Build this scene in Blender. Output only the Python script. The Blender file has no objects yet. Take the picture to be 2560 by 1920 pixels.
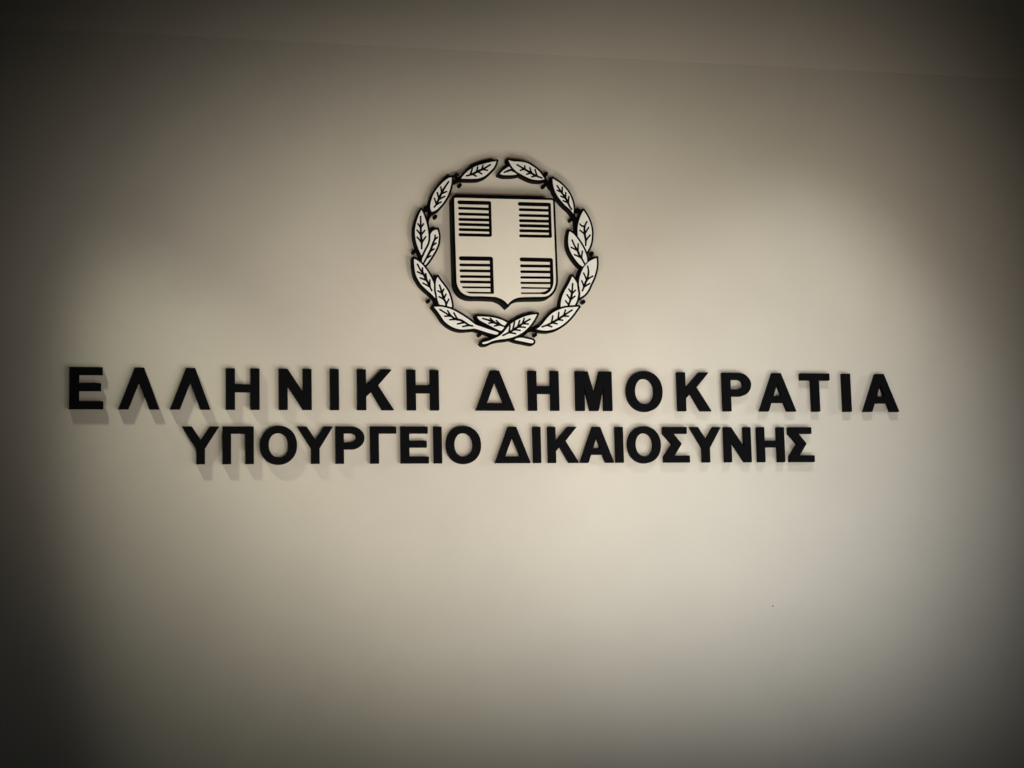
import bpy, math, random
from mathutils import Vector, Matrix

scene = bpy.context.scene
col = scene.collection

# ---------------------------------------------------------------- camera
# wall = plane y = 0, facing -Y; the camera stands 5 m in front of it at eye height
cam_data = bpy.data.cameras.new("camera")
cam = bpy.data.objects.new("camera", cam_data)
col.objects.link(cam)
fwd = Vector((0.22607782, 0.96502658, 0.13271219)).normalized()
rgt = Vector((0.97408547, -0.22491627, -0.02387825)).normalized()
upv = rgt.cross(fwd).normalized()
m = Matrix((rgt, upv, -fwd)).transposed().to_4x4()
m.translation = Vector((0.0, -5.0, 1.5))
cam.matrix_world = m
cam_data.sensor_width = 36.0
cam_data.lens = 61.086
cam_data.clip_start = 0.05
cam_data.clip_end = 200.0
scene.camera = cam

# ---------------------------------------------------------------- dim room light
world = bpy.data.worlds.new("World")
scene.world = world
world.use_nodes = True
bg = world.node_tree.nodes["Background"]
bg.inputs[0].default_value = (1.0, 0.86, 0.68, 1)
bg.inputs[1].default_value = 0.0018

# ---------------------------------------------------------------- lamps
def spot(name, loc, target, power, angle, blend, radius, color, stretch=(1, 1)):
    d = bpy.data.lights.new(name, 'SPOT')
    d.energy = power
    d.spot_size = math.radians(angle)
    d.spot_blend = blend
    d.shadow_soft_size = radius
    d.color = color
    o = bpy.data.objects.new(name, d)
    col.objects.link(o)
    q = (Vector(target) - Vector(loc)).to_track_quat('-Z', 'Y')
    o.matrix_world = Matrix.LocRotScale(Vector(loc), q, Vector((stretch[0], stretch[1], 1)))
    return o

# added spots shaping the bright pool and soft shadows, mostly low and right
spot("added_spot", (-0.5, -2.6, 0.7), (1.013, 0, 2.608), 93.9, 20.0, 1.0, 0.36, (1.000, 0.884, 0.690), (1.492, 1.0))
spot("added_spot", (1.5, -2, 0.15), (1.458, 0, 2.532), 90.4, 20.0, 1.0, 0.36, (1.000, 0.925, 0.761), (0.600, 1.0))
spot("added_spot", (2.7, -2.2, 0.3), (1.460, 0, 1.882), 68.3, 29.7, 1.0, 0.36, (0.950, 1.000, 1.000), (1.648, 1.0))
spot("added_spot", (3.6, -2.2, 0.5), (1.688, 0, 1.830), 81.0, 28.2, 1.0, 0.36, (0.952, 1.000, 1.000), (1.598, 1.0))
spot("added_spot", (3.8, -2.2, 1.7), (2.297, 0, 2.705), 62.7, 33.1, 1.0, 0.36, (1.000, 0.894, 0.752), (0.674, 1.0))
spot("added_spot", (2.4, -3, 1.5), (0.910, 0, 2.205), 92.6, 37.6, 1.0, 0.36, (1.000, 0.855, 0.667), (1.002, 1.0))
spot("added_spot", (1, -3, 1.3), (1.335, 0, 2.122), 99.4, 41.6, 1.0, 0.36, (1.000, 0.886, 0.788), (1.554, 1.0))
spot("added_spot", (3.2, -2.6, 0.9), (1.907, 0, 2.680), 77.3, 20.0, 1.0, 0.36, (1.000, 0.894, 0.698), (1.025, 1.0))
spot("added_spot", (0.5, -2.2, 0.3), (1.343, 0, 2.425), 38.7, 49.8, 1.0, 0.36, (1.000, 0.976, 0.788), (1.249, 1.0))
spot("added_spot", (2.1, -2.6, 0.6), (1.500, 0, 2.013), 48.9, 38.7, 1.0, 0.36, (0.985, 1.000, 0.956), (1.490, 1.0))
# ceiling downlights close to the wall
spot("downlight_left", (-0.56, -0.64, 3.66), (0.424, 0, 1.512), 73.6, 30.0, 1.0, 0.065, (0.972, 1.000, 0.780), (0.831, 1.0))
spot("downlight_right", (2.2, -1.0, 3.62), (2.040, 0, 1.666), 40.1, 55.1, 1.0, 0.08, (0.994, 1.000, 0.965), (0.992, 1.0))
# lamp far along the corridor, grazing the wall from the right
spot("corridor_lamp", (6.5, -1.7, 2.75), (1.494, 0, 1.784), 410.0, 15.0, 1.0, 0.35, (0.950, 1.000, 1.000), (0.800, 1.0))

vs = scene.view_settings
vs.view_transform = 'Standard'
vs.look = 'None'
vs.exposure = 0.0
vs.gamma = 1.0
vs.use_curve_mapping = False

# ---------------------------------------------------------------- materials
def material(name, base, rough, mottle=0.0, scale=6.0, bump=0.0, bump_scale=400.0, bump_dist=0.0004, spec=0.5, tint=None):
    mt = bpy.data.materials.new(name)
    mt.use_nodes = True
    nt = mt.node_tree
    b = nt.nodes["Principled BSDF"]
    b.inputs["Roughness"].default_value = rough
    b.inputs["Specular IOR Level"].default_value = spec
    b.inputs["Base Color"].default_value = (*base, 1)
    tc = nt.nodes.new("ShaderNodeTexCoord")
    if mottle:
        n = nt.nodes.new("ShaderNodeTexNoise")
        n.inputs["Scale"].default_value = scale
        n.inputs["Detail"].default_value = 6
        n.inputs["Roughness"].default_value = 0.6
        nt.links.new(tc.outputs["Object"], n.inputs["Vector"])
        r = nt.nodes.new("ShaderNodeValToRGB")
        lo = [c * (1 - mottle) for c in base]
        hi = [min(1, c * (1 + mottle)) for c in (tint or base)]
        r.color_ramp.elements[0].color = (*lo, 1)
        r.color_ramp.elements[0].position = 0.3
        r.color_ramp.elements[1].color = (*hi, 1)
        r.color_ramp.elements[1].position = 0.7
        nt.links.new(n.outputs["Fac"], r.inputs["Fac"])
        nt.links.new(r.outputs["Color"], b.inputs["Base Color"])
        n2 = nt.nodes.new("ShaderNodeMapRange")
        n2.inputs["To Min"].default_value = rough - 0.06
        n2.inputs["To Max"].default_value = min(1, rough + 0.06)
        nt.links.new(n.outputs["Fac"], n2.inputs["Value"])
        nt.links.new(n2.outputs["Result"], b.inputs["Roughness"])
    if bump:
        n = nt.nodes.new("ShaderNodeTexNoise")
        n.inputs["Scale"].default_value = bump_scale
        n.inputs["Detail"].default_value = 3
        nt.links.new(tc.outputs["Object"], n.inputs["Vector"])
        bp = nt.nodes.new("ShaderNodeBump")
        bp.inputs["Strength"].default_value = bump
        bp.inputs["Distance"].default_value = bump_dist
        nt.links.new(n.outputs["Fac"], bp.inputs["Height"])
        nt.links.new(bp.outputs["Normal"], b.inputs["Normal"])
    return mt

M_WALL = material("wall_paint", (0.694, 0.645, 0.570), 0.75, 0.032, 3.0, 0.35, 260.0, 0.0006, 0.25, (0.696, 0.652, 0.572))
M_WALL_UP = material("upper_wall_paint", (0.775, 0.715, 0.64), 0.8, 0.022, 3.0, 0.35, 260.0, 0.0006, 0.25)
M_BLACK = material("black_lacquer", (0.0048, 0.0049, 0.0062), 0.6, 0.10, 14.0, 0.15, 900.0, 0.0002, 0.03)
M_EDGE = material("black_edge", (0.0032, 0.0031, 0.0032), 0.6, 0.10, 20.0, 0.15, 900.0, 0.0002, 0.03)
M_LEAF = material("white_leaf_enamel", (0.90, 0.885, 0.86), 0.5, 0.03, 30.0, 0.1, 700.0, 0.0002, 0.4)
M_FIELD = material("cream_shield_enamel", (0.84, 0.79, 0.70), 0.5, 0.02, 12.0, 0.1, 700.0, 0.0002, 0.4)
M_SPECK = material("dark_speck", (0.05, 0.045, 0.04), 0.8)

# ---------------------------------------------------------------- helpers
def link(name, mesh, parent=None, loc=(0, 0, 0)):
    o = bpy.data.objects.new(name, mesh)
    col.objects.link(o)
    o.location = loc
    if parent:
        o.parent = parent
    return o

def tag(o, label=None, cat=None, group=None, kind=None):
    if label: o["label"] = label
    if cat: o["category"] = cat
    if group: o["group"] = group
    if kind: o["kind"] = kind
    return o

def smooth(pts, n=6):
    """closed Catmull-Rom through pts; points with a third value are sharp corners"""
    N = len(pts)
    out = []
    for i in range(N):
        p1, p2 = pts[i], pts[(i + 1) % N]
        p0 = pts[i - 1] if len(p1) < 3 else p1
        p3 = pts[(i + 2) % N] if len(p2) < 3 else p2
        if len(p1) > 2 and len(p2) > 2:
            out.append((p1[0], p1[1]))
            continue
        for k in range(n):
            t = k / n
            q = []
            for a in (0, 1):
                q.append(0.5 * (2 * p1[a] + (p2[a] - p0[a]) * t + (2 * p0[a] - 5 * p1[a] + 4 * p2[a] - p3[a]) * t * t
                         + (3 * p1[a] - p0[a] - 3 * p2[a] + p3[a]) * t ** 3))
            out.append(tuple(q))
    return out

def area(pts):
    return 0.5 * sum(pts[i - 1][0] * p[1] - p[0] * pts[i - 1][1] for i, p in enumerate(pts))

def offset(pts, d, limit=1.7, blunt=True):
    if area(pts) < 0:
        pts = pts[::-1]
    N = len(pts)
    out = []
    for i in range(N):
        a, b, c = Vector(pts[i - 1]), Vector(pts[i]), Vector(pts[(i + 1) % N])
        e1, e2 = (b - a), (c - b)
        if e1.length < 1e-6 or e2.length < 1e-6:
            continue
        e1.normalize(); e2.normalize()
        n1, n2 = Vector((e1.y, -e1.x)), Vector((e2.y, -e2.x))
        h = n1 + n2
        if h.length < 1e-4:
            h = n1
        h.normalize()
        k = min(limit, 1 / max(0.2, h.dot(n1)))
        if blunt and h.dot(n1) < 0.62 and e1.x * e2.y - e1.y * e2.x > 0:      # sharp tip: two corner points
            t1, t2 = e1 * (d * 0.75), -e2 * (d * 0.75)
            out.append(tuple(b + n1 * d + t1)); out.append(tuple(b + n2 * d + t2))
        else:
            out.append(tuple(b + h * d * k))
    return out

def plate(loops, z0, z1, mat, bevel=0.0, unit=0.001, edge=None):
    """solid plate from outline loops (mm, first outer, rest holes): x right, z up, standing from y=-z0 to y=-z1"""
    cu = bpy.data.curves.new("outline", 'CURVE')
    cu.dimensions = '2D'
    cu.fill_mode = 'BOTH'
    for lp in loops:
        s = cu.splines.new('POLY')
        s.points.add(len(lp) - 1)
        for pt, q in zip(s.points, lp):
            pt.co = (q[0] * unit, q[1] * unit, 0, 1)
        s.use_cyclic_u = True
    h = (z1 - z0) / 2
    cu.extrude = h - bevel
    if bevel:
        cu.bevel_depth = bevel
        cu.bevel_resolution = 2
        cu.offset = -bevel
    tmp = bpy.data.objects.new("outline", cu)
    me = bpy.data.meshes.new_from_object(tmp)
    bpy.data.objects.remove(tmp)
    bpy.data.curves.remove(cu)
    me.transform(Matrix.Translation((0, 0, (z0 + z1) / 2)))
    me.transform(Matrix.Rotation(math.radians(90), 4, 'X'))
    me.materials.clear()
    me.materials.append(mat)
    for p in me.polygons:
        p.use_smooth = False
    return me

def stroke(pts, w, caps=6):
    """outline of a round-ended stroke along pts; w is a width or a list of widths"""
    n = len(pts)
    ws = w if isinstance(w, (list, tuple)) else [w] * n
    P = [Vector(p[:2]) for p in pts]
    def nrm(i):
        a, b = P[max(0, i - 1)], P[min(n - 1, i + 1)]
        e = (b - a).normalized()
        return Vector((-e.y, e.x)), e
    L, Rr = [], []
    for i in range(n):
        nn, _ = nrm(i)
        L.append(P[i] + nn * ws[i] / 2); Rr.append(P[i] - nn * ws[i] / 2)
    def cap(i, sgn):
        nn, e = nrm(i)
        return [P[i] + (nn * math.cos(a) * sgn + e * math.sin(a) * sgn) * ws[i] / 2
                for a in [math.pi * k / caps for k in range(1, caps)]]
    out = Rr + [q for q in cap(n - 1, 1)][::-1] + L[::-1] + [q for q in cap(0, -1)][::-1]
    return [(q.x, q.y) for q in out]

def resample(pts, n=5):
    """open Catmull-Rom"""
    out = []
    for i in range(len(pts) - 1):
        p1, p2 = pts[i], pts[i + 1]
        p0 = pts[i - 1] if i else p1
        p3 = pts[i + 2] if i + 2 < len(pts) else p2
        for k in range(n):
            t = k / n
            out.append(tuple(0.5 * (2 * p1[a] + (p2[a] - p0[a]) * t + (2 * p0[a] - 5 * p1[a] + 4 * p2[a] - p3[a]) * t * t
                       + (3 * p1[a] - p0[a] - 3 * p2[a] + p3[a]) * t ** 3) for a in (0, 1)))
    out.append(tuple(pts[-1][:2]))
    return out

def join_meshes(meshes):
    vs_, fs = [], []
    mat = meshes[0].materials[0]
    for me in meshes:
        o = len(vs_)
        vs_ += [v.co.copy() for v in me.vertices]
        fs += [[o + i for i in p.vertices] for p in me.polygons]
        bpy.data.meshes.remove(me)
    me = bpy.data.meshes.new("joined")
    me.from_pydata(vs_, [], fs)
    me.materials.append(mat)
    return me

def box_mesh(x0, x1, y0, y1, z0, z1, mat):
    me = bpy.data.meshes.new("slab")
    v = [(x, y, z) for x in (x0, x1) for y in (y0, y1) for z in (z0, z1)]
    f = [(0, 1, 3, 2), (4, 6, 7, 5), (0, 4, 5, 1), (2, 3, 7, 6), (0, 2, 6, 4), (1, 5, 7, 3)]
    me.from_pydata(v, [], f)
    me.materials.append(mat)
    return me

# ---------------------------------------------------------------- measured layout (metres on the wall; emblem in mm about its centre)
LETTERS = [
    ('Ε', 'E', 1, -0.1081, -0.0141),
    ('Λ', 'L', 1, 0.0263, 0.1405),
    ('Λ', 'L', 1, 0.1696, 0.2828),
    ('Η', 'H', 1, 0.3271, 0.4226),
    ('Ν', 'N', 1, 0.4783, 0.5723),
    ('Ι', 'I', 1, 0.6264, 0.6516),
    ('Κ', 'K', 1, 0.7055, 0.8122),
    ('Η', 'H', 1, 0.8522, 0.9467),
    ('Δ', 'D', 1, 1.058, 1.175),
    ('Η', 'H', 1, 1.2178, 1.3117),
    ('Μ', 'M', 1, 1.3639, 1.4768),
    ('Ο', 'O', 1, 1.5225, 1.636),
    ('Κ', 'K', 1, 1.6845, 1.7904),
    ('Ρ', 'R', 1, 1.8297, 1.9218),
    ('Α', 'A', 1, 1.9471, 2.0662),
    ('Τ', 'T', 1, 2.0846, 2.1809),
    ('Ι', 'I', 1, 2.2237, 2.2504),
    ('Α', 'A', 1, 2.2898, 2.4097),
    ('Υ', 'Y', 2, 0.2037, 0.308),
    ('Π', 'P', 2, 0.3174, 0.4055),
    ('Ο', 'O', 2, 0.4233, 0.5289),
    ('Υ', 'Y', 2, 0.5304, 0.633),
    ('Ρ', 'R', 2, 0.641, 0.7244),
    ('Γ', 'G', 2, 0.7418, 0.8179),
    ('Ε', 'E', 2, 0.8311, 0.9133),
    ('Ι', 'I', 2, 0.9291, 0.9526),
    ('Ο', 'O', 2, 0.9655, 1.0699),
    ('Δ', 'D', 2, 1.1126, 1.2191),
    ('Ι', 'I', 2, 1.2285, 1.2516),
    ('Κ', 'K', 2, 1.2743, 1.3675),
    ('Α', 'A', 2, 1.3714, 1.4766),
    ('Ι', 'I', 2, 1.4831, 1.5068),
    ('Ο', 'O', 2, 1.5209, 1.6247),
    ('Σ', 'S', 2, 1.634, 1.7154),
    ('Υ', 'Y', 2, 1.7191, 1.8177),
    ('Ν', 'N', 2, 1.8279, 1.9137),
    ('Η', 'H', 2, 1.9352, 2.0226),
    ('Σ', 'S', 2, 2.0379, 2.1194),
]
ROWS = {1: (2.1083, 2.2255), 2: (1.9517, 2.0584)}
EMBLEM = (1.1537, 2.5956)
LEAVES = [
    ('l1',[(-20.6,265.5,1),(-37.0,262.2),(-60.6,255.6),(-84.1,247.2),(-102.9,236.4),(-117.1,224.2),(-125.8,213.8),(-129.8,208.3,1),(-111.3,208.1),(-92.6,208.8),(-75.5,210.9),(-56.7,219.3),(-40.8,233.2),(-28.0,247.7)],[(-113.4,216.9),(-97.0,221.8),(-78.2,231.9),(-60.9,240.3),(-39.6,253.5)],[[(-95.1,240.6),(-100.1,224.8)],[(-78.7,245.1),(-82.1,230.2)],[(-62.2,251.2),(-66.4,238.5)],[(-83.9,216.8),(-95.5,222.7)],[(-66.7,224.5),(-78.2,231.1)],[(-49.3,236.0),(-62.5,238.7)]]),
    ('l2',[(-158.8,210.7,1),(-168.4,208.2),(-184.0,196.3),(-199.7,179.5),(-213.9,159.0),(-221.9,138.6),(-225.3,121.6),(-224.7,110.8),(-221.0,103.5,1),(-211.8,107.3),(-202.4,113.8),(-186.8,131.2),(-174.1,151.0),(-165.2,172.9),(-160.2,193.2)],[(-213.4,118.1),(-206.8,126.8),(-198.8,144.0),(-189.2,164.4),(-179.7,180.2),(-168.6,196.8)],[[(-212.6,144.3),(-207.5,129.8)],[(-203.8,162.4),(-199.5,147.8)],[(-192.8,179.8),(-190.0,165.9)],[(-192.1,134.2),(-204.5,127.6)],[(-181.0,151.5),(-195.7,144.1)],[(-175.4,166.4),(-187.7,161.3)]]),
    ('l3',[(-252.2,108.1,1),(-260.1,93.3),(-267.3,73.1),(-272.2,51.5),(-272.8,33.1),(-269.9,11.8),(-263.4,-9.5),(-254.6,-29.1,1),(-244.4,-9.0),(-235.7,8.0),(-232.8,25.0),(-233.5,43.4),(-237.7,67.8),(-244.9,92.2)],[(-255.2,88.0),(-255.4,58.1),(-255.1,30.5),(-253.5,10.6),(-253.8,-9.2)],[[(-263.6,65.5),(-255.7,54.3)],[(-267.0,46.3),(-255.8,32.8)],[(-266.6,24.8),(-253.9,9.9)],[(-246.9,66.0),(-255.1,54.3)],[(-243.4,46.2),(-255.1,32.0)],[(-240.7,27.1),(-253.2,9.1)]]),
    ('l4',[(-205.2,50.3,1),(-202.0,39.6),(-201.3,25.8),(-204.4,5.8),(-212.4,-12.8),(-223.4,-31.4),(-234.4,-47.7),(-242.9,-57.9,1),(-247.0,-56.1),(-252.7,-50.2,1),(-252.5,-41.3),(-250.1,-35.1),(-241.4,-16.6),(-232.0,3.5),(-228.6,20.5),(-226.9,32.8),(-220.6,43.7),(-212.8,48.5)],[(-212.4,32.4),(-213.3,22.4),(-219.7,5.4),(-226.1,-11.6),(-234.0,-27.1),(-243.5,-44.1),(-249.7,-55.7)],[[(-205.6,26.5),(-213.3,20.1)],[(-209.7,8.7),(-219.0,3.1)],[(-216.2,-9.1),(-227.0,-15.5)],[(-226.5,-30.0),(-237.2,-35.6)]]),
    ('l5',[(-276.8,-40.3,1),(-277.1,-56.2),(-273.7,-83.5),(-267.2,-100.1),(-256.9,-116.7),(-242.0,-131.6),(-230.0,-142.0),(-222.5,-149.4),(-215.5,-156.9,1),(-217.1,-144.8),(-219.2,-134.2),(-219.2,-115.9),(-223.2,-103.8),(-230.6,-88.7),(-240.9,-72.2),(-252.8,-57.2),(-264.8,-46.8)],[(-267.2,-56.7),(-259.1,-72.6),(-251.7,-81.5),(-242.9,-99.6),(-235.6,-113.2),(-231.2,-123.7),(-225.6,-135.0)],[[(-267.6,-79.6),(-253.3,-85.4)],[(-259.6,-97.7),(-243.0,-103.4)],[(-251.5,-113.2),(-233.4,-122.3)],[(-252.5,-67.1),(-252.4,-80.8)],[(-242.6,-84.4),(-241.4,-101.1)],[(-230.8,-103.2),(-231.5,-122.2)]]),
    ('l6',[(-207.0,-92.8,1),(-211.0,-102.0),(-213.2,-115.8),(-213.5,-128.0),(-211.1,-149.2),(-207.6,-164.4),(-204.0,-174.2),(-198.4,-178.8,1),(-183.5,-179.9),(-168.4,-184.7,1),(-165.6,-181.1,1),(-166.6,-169.7),(-170.8,-151.5),(-177.3,-134.9),(-188.5,-118.3),(-198.9,-104.8)],[(-201.7,-117.8),(-197.8,-130.7),(-193.6,-145.8),(-189.2,-159.5),(-184.1,-170.0),(-181.3,-182.9)],[[(-207.1,-135.4),(-195.7,-140.6)],[(-203.6,-152.9),(-190.0,-159.5)],[(-189.4,-129.8),(-195.0,-141.3)],[(-182.9,-144.9),(-190.0,-158.7)],[(-174.8,-160.0),(-183.2,-176.1)]]),
    ('l7',[(-219.8,-183.6,1),(-209.7,-196.3),(-199.3,-211.3),(-189.0,-226.3),(-174.0,-238.2),(-157.4,-246.3),(-139.2,-249.8),(-119.3,-248.8),(-102.4,-247.0),(-94.7,-247.7),(-79.5,-252.0),(-58.1,-258.6),(-36.7,-263.6),(-29.8,-262.8),(-26.6,-258.6),(-33.4,-255.2),(-57.9,-247.9),(-79.2,-240.6),(-94.5,-235.5),(-105.1,-228.1),(-120.1,-216.9),(-142.8,-202.8),(-163.9,-191.7),(-182.1,-185.9),(-200.3,-182.8)],[(-202.0,-191.6),(-181.0,-204.2),(-170.4,-209.3),(-156.9,-219.0),(-140.1,-222.5),(-126.5,-229.9),(-114.4,-237.3),(-104.5,-239.0)],[[(-179.2,-194.3),(-170.4,-208.5)],[(-160.3,-200.8),(-150.7,-218.9)],[(-187.9,-211.1),(-170.4,-210.1)],[(-172.9,-221.5),(-153.8,-219.7)],[(-150.3,-234.0),(-131.1,-229.2)],[(-134.4,-241.4),(-114.4,-237.0)]]),
    ('l8',[(-90.1,-210.3,1),(-72.4,-210.0),(-50.9,-211.2),(-32.5,-214.0),(-15.6,-219.1),(-4.1,-224.2),(-0.4,-228.0),(-6.8,-236.5),(-10.0,-244.2),(-17.2,-251.9,1),(-25.6,-249.7),(-40.8,-242.3),(-60.6,-232.0),(-75.8,-224.6),(-84.9,-218.6)],[(-72.6,-216.1),(-51.2,-221.9),(-40.5,-227.1),(-23.7,-232.9),(-6.1,-239.6)],[[(-50.2,-215.0),(-38.9,-226.3)],[(-31.9,-221.6),(-19.1,-234.4)],[(-54.4,-229.6),(-39.0,-227.4)],[(-37.7,-238.0),(-22.1,-234.1)]]),
    ('l9',[(93.2,-200.5,1),(74.4,-203.1),(55.6,-208.0),(35.2,-216.8),(17.9,-227.0),(3.7,-239.4),(-5.9,-251.0),(-17.0,-262.6),(-29.5,-271.1),(-46.6,-279.0),(-59.0,-284.0),(-75.2,-288.2),(-76.4,-290.9),(-73.0,-292.5),(-65.3,-291.8),(-59.2,-289.8),(-45.2,-283.5),(-25.0,-278.7),(-4.9,-276.2),(13.7,-272.1),(32.5,-265.0),(49.8,-254.8),(65.7,-240.8),(78.5,-225.3),(86.6,-212.9)],[(-13.2,-266.4),(3.2,-258.5),(18.9,-249.1),(34.7,-239.0),(50.5,-228.0),(71.0,-216.2)],[[(9.2,-236.3),(5.6,-256.9)],[(23.4,-225.4),(17.4,-249.1)],[(39.0,-220.5),(33.1,-239.7)],[(53.1,-214.2),(48.1,-229.6)],[(25.6,-260.5),(6.3,-257.2)],[(39.8,-250.4),(21.3,-248.3)],[(55.6,-241.0),(34.6,-239.7)],[(65.2,-230.9),(48.9,-229.6)]]),
    ('l10',[(222.6,-176.0,1),(200.5,-177.4),(179.9,-179.8),(156.1,-187.9),(137.0,-199.0),(122.5,-213.9),(109.6,-229.4),(98.4,-240.3),(89.7,-245.8,1),(106.0,-248.7),(124.7,-249.2),(146.7,-244.3),(167.4,-234.0),(186.7,-219.0),(204.5,-200.2),(216.0,-184.6)],[(107.8,-238.7),(125.2,-232.3),(141.0,-224.4),(160.1,-213.3),(179.3,-200.6),(201.8,-186.4)],[[(141.6,-205.1),(137.1,-225.9)],[(160.7,-194.0),(157.8,-214.1)],[(181.3,-186.7),(176.1,-202.6)],[(137.5,-238.2),(123.6,-233.5)],[(154.2,-228.8),(138.6,-225.9)],[(171.8,-217.7),(156.1,-215.7)],[(190.2,-205.1),(172.9,-205.1)]]),
    ('l11',[(206.4,-82.5,1),(194.7,-106.0),(181.4,-128.0),(172.2,-148.3),(168.6,-163.8),(167.4,-177.7,1),(176.9,-175.7),(188.0,-173.0),(205.3,-172.7),(212.1,-169.2,1),(218.4,-156.7),(222.9,-138.0),(224.2,-122.5),(221.5,-107.0),(214.0,-93.2)],[(206.6,-105.0),(204.4,-126.0),(201.4,-144.6),(196.3,-160.2),(191.1,-173.4)],[[(194.2,-122.3),(203.6,-134.5)],[(188.2,-139.5),(198.8,-154.7)],[(182.9,-158.1),(192.5,-170.3)],[(214.6,-125.0),(203.3,-136.1)],[(212.5,-143.6),(199.6,-153.2)]]),
    ('l12',[(283.5,-24.8,1),(283.8,-43.4),(280.8,-62.2),(272.9,-85.8),(262.7,-106.2),(254.3,-123.5),(242.7,-137.7),(228.2,-147.2,1),(229.4,-134.8),(227.5,-119.3),(226.3,-103.8),(229.3,-85.1),(237.0,-64.7),(247.0,-48.9),(260.1,-36.1),(273.1,-28.8)],[(254.6,-51.1),(256.8,-67.4),(253.0,-87.7),(246.2,-101.9),(241.1,-114.4),(235.9,-126.9)],[[(241.5,-72.4),(249.7,-90.9)],[(234.8,-95.9),(241.1,-112.8)],[(269.8,-81.1),(251.3,-91.7)],[(259.6,-103.9),(241.1,-114.4)]]),
    ('l13',[(201.0,55.2,1),(197.4,39.5),(196.4,19.1),(199.4,2.0),(206.8,-14.9),(219.0,-33.3),(229.7,-45.6),(239.0,-51.9,1),(243.4,-47.9),(248.9,-40.9),(253.8,-36.4,1),(252.7,-20.1),(249.0,-9.2),(242.4,6.2),(230.3,26.3),(216.5,44.7),(207.2,52.2)],[(208.1,28.8),(217.0,8.7),(224.6,-3.6),(230.5,-19.0),(238.1,-29.8),(245.6,-44.4)],[[(205.1,6.1),(224.6,-3.6)],[(214.7,-16.3),(234.3,-24.4)],[(227.1,17.6),(225.4,-2.0)],[(239.6,-4.8),(235.8,-25.2)]]),
    ('l14',[(247.5,121.6,1),(258.1,105.4),(266.3,86.8),(270.9,66.5),(271.5,47.7),(269.3,28.8),(264.0,11.5),(253.9,-6.8,1),(247.2,7.9),(238.1,21.8),(228.9,35.6),(227.3,59.0),(229.4,77.9),(235.6,98.5),(241.6,111.2)],[(256.8,87.3),(249.1,70.6),(249.2,47.1),(251.8,29.9),(250.8,13.5)],[[(235.0,79.6),(239.6,74.3),(248.8,72.2)],[(234.4,60.0),(248.7,49.0)],[(261.8,69.4),(249.3,50.2)],[(265.8,46.0),(251.8,29.2)]]),
    ('l15',[(153.0,217.2,1),(162.7,212.0),(176.7,203.1),(193.7,186.3),(205.9,167.8),(213.2,147.6),(215.8,128.8),(215.3,110.7,1),(204.6,123.8),(190.6,135.9),(175.3,152.7),(164.6,168.1),(157.2,185.1),(153.7,202.3)],[(166.2,195.6),(177.6,177.9),(189.8,161.0),(197.3,147.1),(203.3,133.2),(209.3,123.9)],[[(166.6,181.5),(180.7,174.9)],[(177.2,163.7),(192.0,157.2)],[(183.9,149.8),(199.6,143.2)],[(182.4,191.4),(181.0,174.9)],[(192.6,175.3),(191.0,158.7)],[(202.1,163.0),(199.6,144.0)]]),
    ('l16',[(16.8,270.0,1),(31.6,266.8),(53.6,266.3),(75.5,262.4),(94.2,252.1),(109.7,240.1),(120.3,226.3),(128.0,215.6,1),(116.8,212.3),(101.0,211.8),(83.8,214.8),(62.0,224.3),(43.4,234.6),(31.1,245.1),(22.0,258.9)],[(43.1,256.5),(62.5,245.5),(82.7,234.4),(99.8,224.8),(119.3,218.4)],[[(67.0,253.5),(67.2,243.3)],[(82.3,248.5),(87.4,233.0)],[(98.7,243.6),(103.7,224.9)],[(52.9,239.6),(65.6,244.0)],[(72.3,228.1),(85.8,232.9)],[(87.8,220.5),(101.3,224.4)]]),
    ('l17',[(-10.0,227.2,1),(-2.0,236.1),(9.1,244.3),(17.4,250.1,1),(22.5,248.3),(30.9,238.8),(42.4,227.5,1),(30.6,225.2),(14.9,224.2),(-0.7,224.4)],[(3.4,232.4),(15.2,237.0),(24.7,240.2),(34.0,235.5)],[]),
    ('tail',[(22.1,-278.1,1),(30.7,-273.7),(46.2,-272.4),(64.8,-276.0),(77.1,-278.6),(80.9,-283.5),(76.9,-287.8),(64.5,-286.7),(46.0,-283.1),(30.5,-280.3)],[],[]),
]
STEMS = [([(-127.5,208.3),(-143.9,200.3),(-157.9,193.3)],7.3),([(-219.5,102.2),(-228.2,88.1),(-232.8,74.1),(-232.4,61.8)],7.0),([(-254.5,-26.1),(-257.8,-38.4),(-255.7,-50.5)],8.3),([(-216.5,-153.9),(-213.0,-169.0),(-204.9,-182.5)],9.1),([(126.4,217.1),(139.6,207.3),(149.7,191.1)],8.8),([(215.3,112.0),(222.7,91.8),(223.9,68.3),(222.1,46.4)],8.5),([(253.9,-6.0),(254.5,-21.6),(257.9,-30.9)],5.8),([(241.4,-50.0),(234.0,-61.0),(227.0,-81.4)],9.1),([(229.8,-145.7),(221.6,-158.2),(214.9,-170.7)],6.8),([(91.2,-245.8),(70.1,-248.4),(52.7,-260.9),(33.8,-271.8)],8.3),([(-61.0,-248.7),(-33.6,-260.5),(-7.9,-269.3),(30.6,-278.0)],14.4)]
BERRIES = [(-141.5,221.5),(-132.4,190.3),(-235.3,113.4),(-208.8,91.1),(-276.0,-17.4),(135.5,234.4),(126.9,195.8),(232.7,122.9),(208.5,93.6),(271.9,-9.0),(-234.3,-164.0),(-81.9,-263.2),(240.9,-158.6),(88.1,-261.3)]
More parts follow.
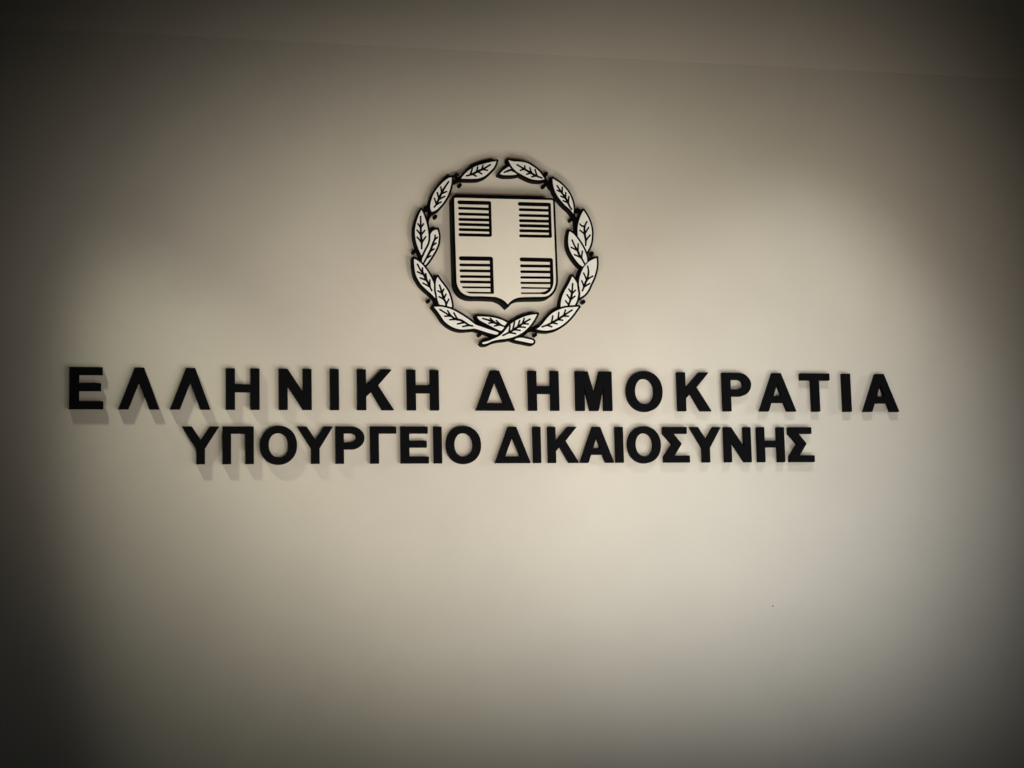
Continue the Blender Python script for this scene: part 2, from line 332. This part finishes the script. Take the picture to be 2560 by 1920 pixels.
FIELD = [(-156.0,141.0,1),(-155.0,143.2),(-152.9,144.0,1),(143.9,146.1,1),(146.4,145.2),(147.1,142.8,1),(148.6,14.0),(149.1,-40.3),(149.6,-99.6),(146.5,-116.6),(140.6,-130.6),(129.3,-143.2),(118.2,-148.8),(104.1,-150.7),(71.4,-151.8),(38.8,-153.6),(23.2,-157.7),(10.6,-164.8),(-0.1,-175.4,1),(-8.0,-167.4),(-18.6,-160.0),(-32.3,-155.1),(-41.2,-153.5),(-78.1,-152.4),(-111.8,-152.6),(-127.0,-149.5),(-139.0,-142.1),(-148.0,-130.1),(-152.3,-118.0),(-154.0,-102.8),(-154.8,-16.8),(-155.5,29.2)]
QUARTERS = [
    {'spine':[(-52.8,135.7,1),(-46.9,135.6,1),(-43.9,132.3,1),(-43.6,32.2,1),(-46.3,28.4,1),(-52.2,28.5,1),(-52.6,124.6,1)],'bars':[((-145.8,130.2),(-49.4,130.9),9.8),((-144.6,112.5),(-49.8,112.3),7.1),((-144.2,94.8),(-49.4,95.1),7.3),((-144.1,78.3),(-49.8,78.9),7.6),((-144.1,63.3),(-50.1,63.4),7.6),((-143.9,47.6),(-49.7,47.7),7.6),((-144.7,31.8),(-50.1,32.3),7.9)],'poly':[]},
    {'spine':[(131.7,137.1,1),(137.8,137.0,1),(140.2,133.3,1),(140.9,32.7,1),(138.2,29.6,1),(131.4,30.0,1),(131.6,122.4,1)],'bars':[((38.9,131.0),(134.5,131.6),9.8),((40.8,113.5),(134.0,113.9),7.3),((40.7,95.9),(134.3,96.6),7.3),((40.8,79.6),(133.9,80.4),7.6),((41.2,64.6),(134.3,65.0),7.9),((40.8,49.1),(133.8,49.6),7.6),((40.1,33.2),(134.2,34.0),7.6)],'poly':[]},
    {'spine':[(-52.3,-33.0,1),(-45.4,-33.3,1),(-42.2,-37.0,1),(-41.4,-142.5,1),(-43.8,-145.2,1),(-52.1,-144.7,1),(-52.4,-49.6,1)],'bars':[((-144.6,-39.6),(-49.4,-38.7),10.6),((-144.2,-59.5),(-49.8,-58.4),7.0),((-144.1,-77.2),(-49.9,-76.2),7.0),((-143.4,-94.4),(-49.8,-93.6),6.8),((-143.6,-110.5),(-49.4,-109.7),7.0)],'poly':[[(-139.0,-123.9,1),(-49.7,-123.0,1),(-49.9,-128.8,1),(-131.9,-129.6),(-136.0,-128.1)],[(-128.3,-139.6,1),(-50.1,-139.2,1),(-50.3,-145.0,1),(-108.6,-145.3,1),(-116.2,-144.7)]]},
    {'spine':[(132.3,-33.2,1),(138.9,-33.4,1),(141.5,-35.8,1),(142.5,-95.1,1),(141.1,-112.1),(136.8,-124.5),(128.7,-135.5),(118.4,-142.1),(112.1,-143.5),(101.2,-142.5,1),(101.4,-136.9,1),(107.6,-136.3),(117.1,-133.4),(124.3,-127.9,1),(129.1,-122.4),(131.5,-116.2),(131.5,-96.9,1)],'bars':[((40.1,-38.6),(135.3,-38.4),10.3),((40.4,-58.3),(134.8,-57.3),7.3),((40.7,-76.0),(134.3,-74.9),7.0),((40.3,-93.4),(133.8,-92.2),6.1),((40.2,-109.9),(133.4,-108.7),5.8)],'poly':[[(41.9,-122.1,1),(130.7,-121.9,1),(127.4,-127.0,1),(41.8,-127.6,1)],[(41.0,-138.7,1),(104.5,-137.5,1),(104.3,-142.4,1),(40.9,-143.6,1)]]},
]
SPECKS = [(1.967, 1.513, 2.0), (2.241, 1.199, 1.0), (2.317, 3.2165, 1.6)]

# ---------------------------------------------------------------- wall
SEAM = 3.212
wall = link("wall", box_mesh(-2.2, 4.6, 0.0, 0.15, 0.0, SEAM, M_WALL))
tag(wall, "beige painted wall carrying the emblem and both lines of letters", kind="structure")
# upper strip of wall: nearly flush, under a slightly paler coat of paint
me = bpy.data.meshes.new("upper")
xs = [-2.2, 0.6, 2.0, 4.6]; ys = [0.0, -0.0003, -0.0006, -0.0008]
v, f = [], []
for x, y in zip(xs, ys):
    v += [(x, y, SEAM), (x, y, 4.4), (x, 0.15, 4.4), (x, 0.15, SEAM)]
for i in range(3):
    a, b = 4 * i, 4 * i + 4
    f += [(a, b, b + 1, a + 1), (a + 1, b + 1, b + 2, a + 2), (a + 3, a + 2, b + 2, b + 3), (a, a + 3, b + 3, b)]
f += [(0, 1, 2, 3), (15, 14, 13, 12)]
me.from_pydata(v, [], f); me.materials.append(M_WALL_UP)
upper = link("upper_wall", me)
tag(upper, "upper strip of wall above the faint horizontal seam", kind="structure")

# ---------------------------------------------------------------- letters
DEPTH = 0.0172

def ellipse(cx, cy, rx, ry, n=64, p=2.12):
    out = []
    for k in range(n):
        a = 2 * math.pi * k / n
        c, s = math.cos(a), math.sin(a)
        out.append((cx + rx * math.copysign(abs(c) ** (2 / p), c), cy + ry * math.copysign(abs(s) ** (2 / p), s)))
    return out

def glyph(kind, w, h):
    """outline loops in metres, y up from the baseline; stems follow the cap height"""
    t = 0.215 * h
    Y = lambda f: h * (1 - f)          # fraction measured down from the top
    if kind == 'I':
        return [[(0, 0), (w, 0), (w, h), (0, h)]]
    if kind == 'E':
        t = 0.232 * h
        return [[(0, 0), (w, 0), (w, Y(.82)), (t, Y(.82)), (t, Y(.565)), (.93 * w, Y(.565)), (.93 * w, Y(.387)), (t, Y(.387)),
                 (t, Y(.18)), (.975 * w, Y(.18)), (.975 * w, h), (0, h)]]
    if kind == 'L':
        return [[(0, 0), (.25 * w, 0), (.507 * w, Y(.352)), (.757 * w, 0), (w, 0), (.625 * w, h), (.392 * w, h)]]
    if kind == 'H':
        return [[(0, 0), (t, 0), (t, Y(.575)), (w - t, Y(.575)), (w - t, 0), (w, 0), (w, h), (w - t, h), (w - t, Y(.39)), (t, Y(.39)), (t, h), (0, h)]]
    if kind == 'N':
        s = 0.208 * h
        return [[(0, 0), (s, 0), (s, Y(.415)), (.735 * w, 0), (w, 0), (w, h), (w - s, h), (w - s, Y(.575)), (.265 * w, h), (0, h)]]
    if kind == 'K':
        return [[(0, 0), (t, 0), (t, Y(.675)), (.385 * w, Y(.55)), (.675 * w, 0), (w, 0), (.57 * w, Y(.392)), (.955 * w, h), (.66 * w, h),
                 (t, Y(.40)), (t, h), (0, h)]]
    if kind == 'D':
        return [[(0, 0), (w, 0), (.61 * w, h), (.385 * w, h)],
                [(.275 * w, Y(.828)), (.49 * w, Y(.28)), (.712 * w, Y(.828))]]
    if kind == 'A':
        return [[(0, 0), (.243 * w, 0), (.325 * w, Y(.775)), (.675 * w, Y(.775)), (.757 * w, 0), (w, 0), (.615 * w, h), (.385 * w, h)],
                [(.392 * w, Y(.60)), (.50 * w, Y(.275)), (.607 * w, Y(.60))]]
    if kind == 'M':
        return [[(0, 0), (.238 * w, 0), (.238 * w, Y(.405)), (.383 * w, 0), (.617 * w, 0), (.762 * w, Y(.405)), (.762 * w, 0), (w, 0), (w, h),
                 (.66 * w, h), (.5 * w, Y(.56)), (.34 * w, h), (0, h)]]
    if kind == 'O':
        o = 0.022 * h
        return [ellipse(w / 2, h / 2, w / 2, h / 2 + o), ellipse(w / 2, h / 2, w / 2 - .232 * w, h / 2 + o - .192 * h, 56)]
    if kind == 'R':
        def bowl(x0, x1, y0, y1, n=20):
            r = (y1 - y0) / 2
            rx = min(r * 1.12, x1 - x0)
            return [(x1 - rx + rx * math.sin(math.pi * k / n), (y0 + y1) / 2 - r * math.cos(math.pi * k / n)) for k in range(n + 1)]
        return [[(0, 0), (t, 0), (t, Y(.615))] + bowl(t, w, Y(.615), h) + [(0, h)],
                [(t, Y(.432))] + bowl(t, w - .222 * h, Y(.432), Y(.178)) + [(t, Y(.178))]]
    if kind == 'T':
        a = (w - t) / 2
        return [[(a, 0), (a + t, 0), (a + t, Y(.178)), (w, Y(.178)), (w, h), (0, h), (0, Y(.178)), (a, Y(.178))]]
    if kind == 'Y':
        a = (w - .222 * h) / 2
        return [[(a, 0), (w - a, 0), (w - a, Y(.595)), (w, h), (.742 * w, h), (.5 * w, Y(.35)), (.258 * w, h), (0, h), (a, Y(.595))]]
    if kind == 'P':
        t = .222 * h
        return [[(0, 0), (t, 0), (t, Y(.185)), (w - t, Y(.185)), (w - t, 0), (w, 0), (w, h), (0, h)]]
    if kind == 'G':
        t = .228 * h
        return [[(0, 0), (t, 0), (t, Y(.18)), (w, Y(.18)), (w, h), (0, h)]]
    if kind == 'S':
        return [[(0, 0), (w, 0), (w, Y(.812)), (.405 * w, Y(.812)), (.70 * w, Y(.475)), (.385 * w, Y(.185)), (.915 * w, Y(.185)), (.915 * w, h),
                 (-.01 * w, h), (-.01 * w, Y(.19)), (.325 * w, Y(.482)), (0, Y(.82))]]

ORD = ["first", "second", "third", "fourth", "fifth", "sixth", "seventh", "eighth", "ninth", "tenth"]
WORDS = {1: [8, 10], 2: [9, 11]}
WHERE = {(1, 0): "left word of the upper line", (1, 1): "right word of the upper line",
         (2, 0): "left word of the lower line", (2, 1): "right word of the lower line"}
LATIN = {'E': 'Epsilon', 'L': 'Lambda', 'H': 'Eta', 'N': 'Nu', 'I': 'Iota', 'K': 'Kappa', 'D': 'Delta', 'M': 'Mu', 'O': 'Omicron',
         'R': 'Rho', 'A': 'Alpha', 'T': 'Tau', 'Y': 'Upsilon', 'P': 'Pi', 'G': 'Gamma', 'S': 'Sigma'}
count = {1: 0, 2: 0}
rnd = random.Random(7)
for ch, kind, row, x0, x1 in LETTERS:
    z0, z1 = ROWS[row]
    z0, z1 = (z0 - 0.0016, z1 - 0.0003) if row == 1 else (z0 - 0.0014, z1 - 0.001)
    i = count[row]; count[row] += 1
    wd = 0 if i < WORDS[row][0] else 1
    k = i - (WORDS[row][0] if wd else 0)
    n = WORDS[row][wd]
    pos = "last" if k == n - 1 else (ORD[k] if k < 10 else "eleventh")
    me = plate(glyph(kind, x1 - x0, z1 - z0), 0.0, DEPTH, M_BLACK, bevel=0.0007, unit=1.0)
    o = link("raised_letter", me, loc=(x0, 0.0002, z0))
    tag(o, f"black raised Greek letter {LATIN[kind]}, {pos} letter in the {WHERE[(row, wd)]}", "letter",
        "raised letters of the upper line" if row == 1 else "raised letters of the lower line")

# ---------------------------------------------------------------- wreath
WD = 0.029
wreath = bpy.data.objects.new("laurel_wreath", None)
col.objects.link(wreath)
wreath.location = (EMBLEM[0], 0.0002, EMBLEM[1])
tag(wreath, "black laurel wreath with white veined leaves around the shield", "wreath")

# stacking order: pieces lower in the pile sit a hair further back
ORDER = {'l17': 0, 'l8': 1, 'l4': 2, 'l6': 2, 'l14': 1, 'l11': 1, 'tail': 0}
for idx, (name, pts, mid, sides) in enumerate(LEAVES):
    dz = 0.00012 * (ORDER.get(name, 6) * 3 + idx % 3)
    front = WD - 0.0026 + dz
    out = smooth(pts)
    body_out = offset(out, 6.2)
    body = plate([body_out], 0.0, front - 0.0010, M_EDGE, bevel=0.0005)
    nm = "stem_end" if name == 'tail' else "leaf"
    leaf = link(nm, body, wreath)
    face = plate([out], front - 0.0014, front, M_LEAF, bevel=0.0002)
    link("leaf_face" if nm == "leaf" else "white_face", face, leaf)
    if mid:
        ms = []
        mm = resample(mid)
        L = len(mm)
        ms.append(plate([stroke(mm, [5.2 + 1.9 * math.sin(math.pi * min(1, max(0, (j / L - .12) / .75))) for j in range(L)])], front - 0.0005, front + 0.00055, M_EDGE))
        for j, sd in enumerate(sides):
            a, b = Vector(sd[0]), Vector(sd[-1])
            sd2 = resample([tuple(a), *[tuple(q) for q in sd[1:-1]], tuple(a.lerp(b, .72) if len(sd) == 2 else b), tuple(b)] if len(sd) == 2 else sd, 3)
            n = len(sd2)
            ms.append(plate([stroke(sd2, [5.0 + 2.1 * (q / (n - 1)) ** 2 for q in range(n)])], front - 0.0005, front + 0.0005 - 0.00002 * j, M_EDGE))
        link("vein", join_meshes(ms), leaf)

for i, (pts, w) in enumerate(STEMS):
    me = plate([stroke(resample(pts, 5), w)], 0.0, WD - 0.0062 - 0.0001 * i, M_EDGE, bevel=0.0005)
    link("stem", me, wreath)
for i, (x, z) in enumerate(BERRIES):
    me = plate([[(5.7 * math.cos(a), 6.0 * math.sin(a)) for a in [math.pi * k / 12 for k in range(24)]]], 0.0, 0.023, M_EDGE, bevel=0.001)
    link("berry", me, wreath, (x / 1000, 0, z / 1000))

# ---------------------------------------------------------------- shield
SD = 0.047
shield = bpy.data.objects.new("heraldic_shield", None)
col.objects.link(shield)
shield.location = (EMBLEM[0], 0.0002, EMBLEM[1])
tag(shield, "cream shield with plain cross and black striped quarters inside the wreath", "shield")
out = smooth(FIELD)
link("shield_body", plate([offset(out, 7.0, 1.9, False)], 0.0, SD - 0.0008, M_EDGE, bevel=0.0008), shield)
link("shield_face", plate([out], SD - 0.0012, SD, M_FIELD, bevel=0.0003), shield)
for Q in QUARTERS:
    sp = link("striped_quarter", plate([smooth(Q["spine"], 4)], SD - 0.0005, SD + 0.0004, M_EDGE), shield)
    for j, (a, b, h) in enumerate(Q["bars"]):
        e = (Vector(b) - Vector(a)).normalized()
        a2 = Vector(a) + e * h / 2
        link("stripe", plate([stroke([tuple(a2), b], h * 1.2)], SD - 0.0005, SD + 0.00033 - 0.00001 * j, M_EDGE), sp)
    for j, pl in enumerate(Q["poly"]):
        link("stripe", plate([smooth(pl, 4)], SD - 0.0005, SD + 0.00025 - 0.00001 * j, M_EDGE), sp)

# ---------------------------------------------------------------- small marks on the wall
for x, z, r in SPECKS:
    me = plate([[(r * math.cos(a) * 1.1, r * math.sin(a)) for a in [math.pi * k / 6 for k in range(12)]]], -0.0004, 0.0005, M_SPECK)
    link("speck", me, wall, (x, 0, z))
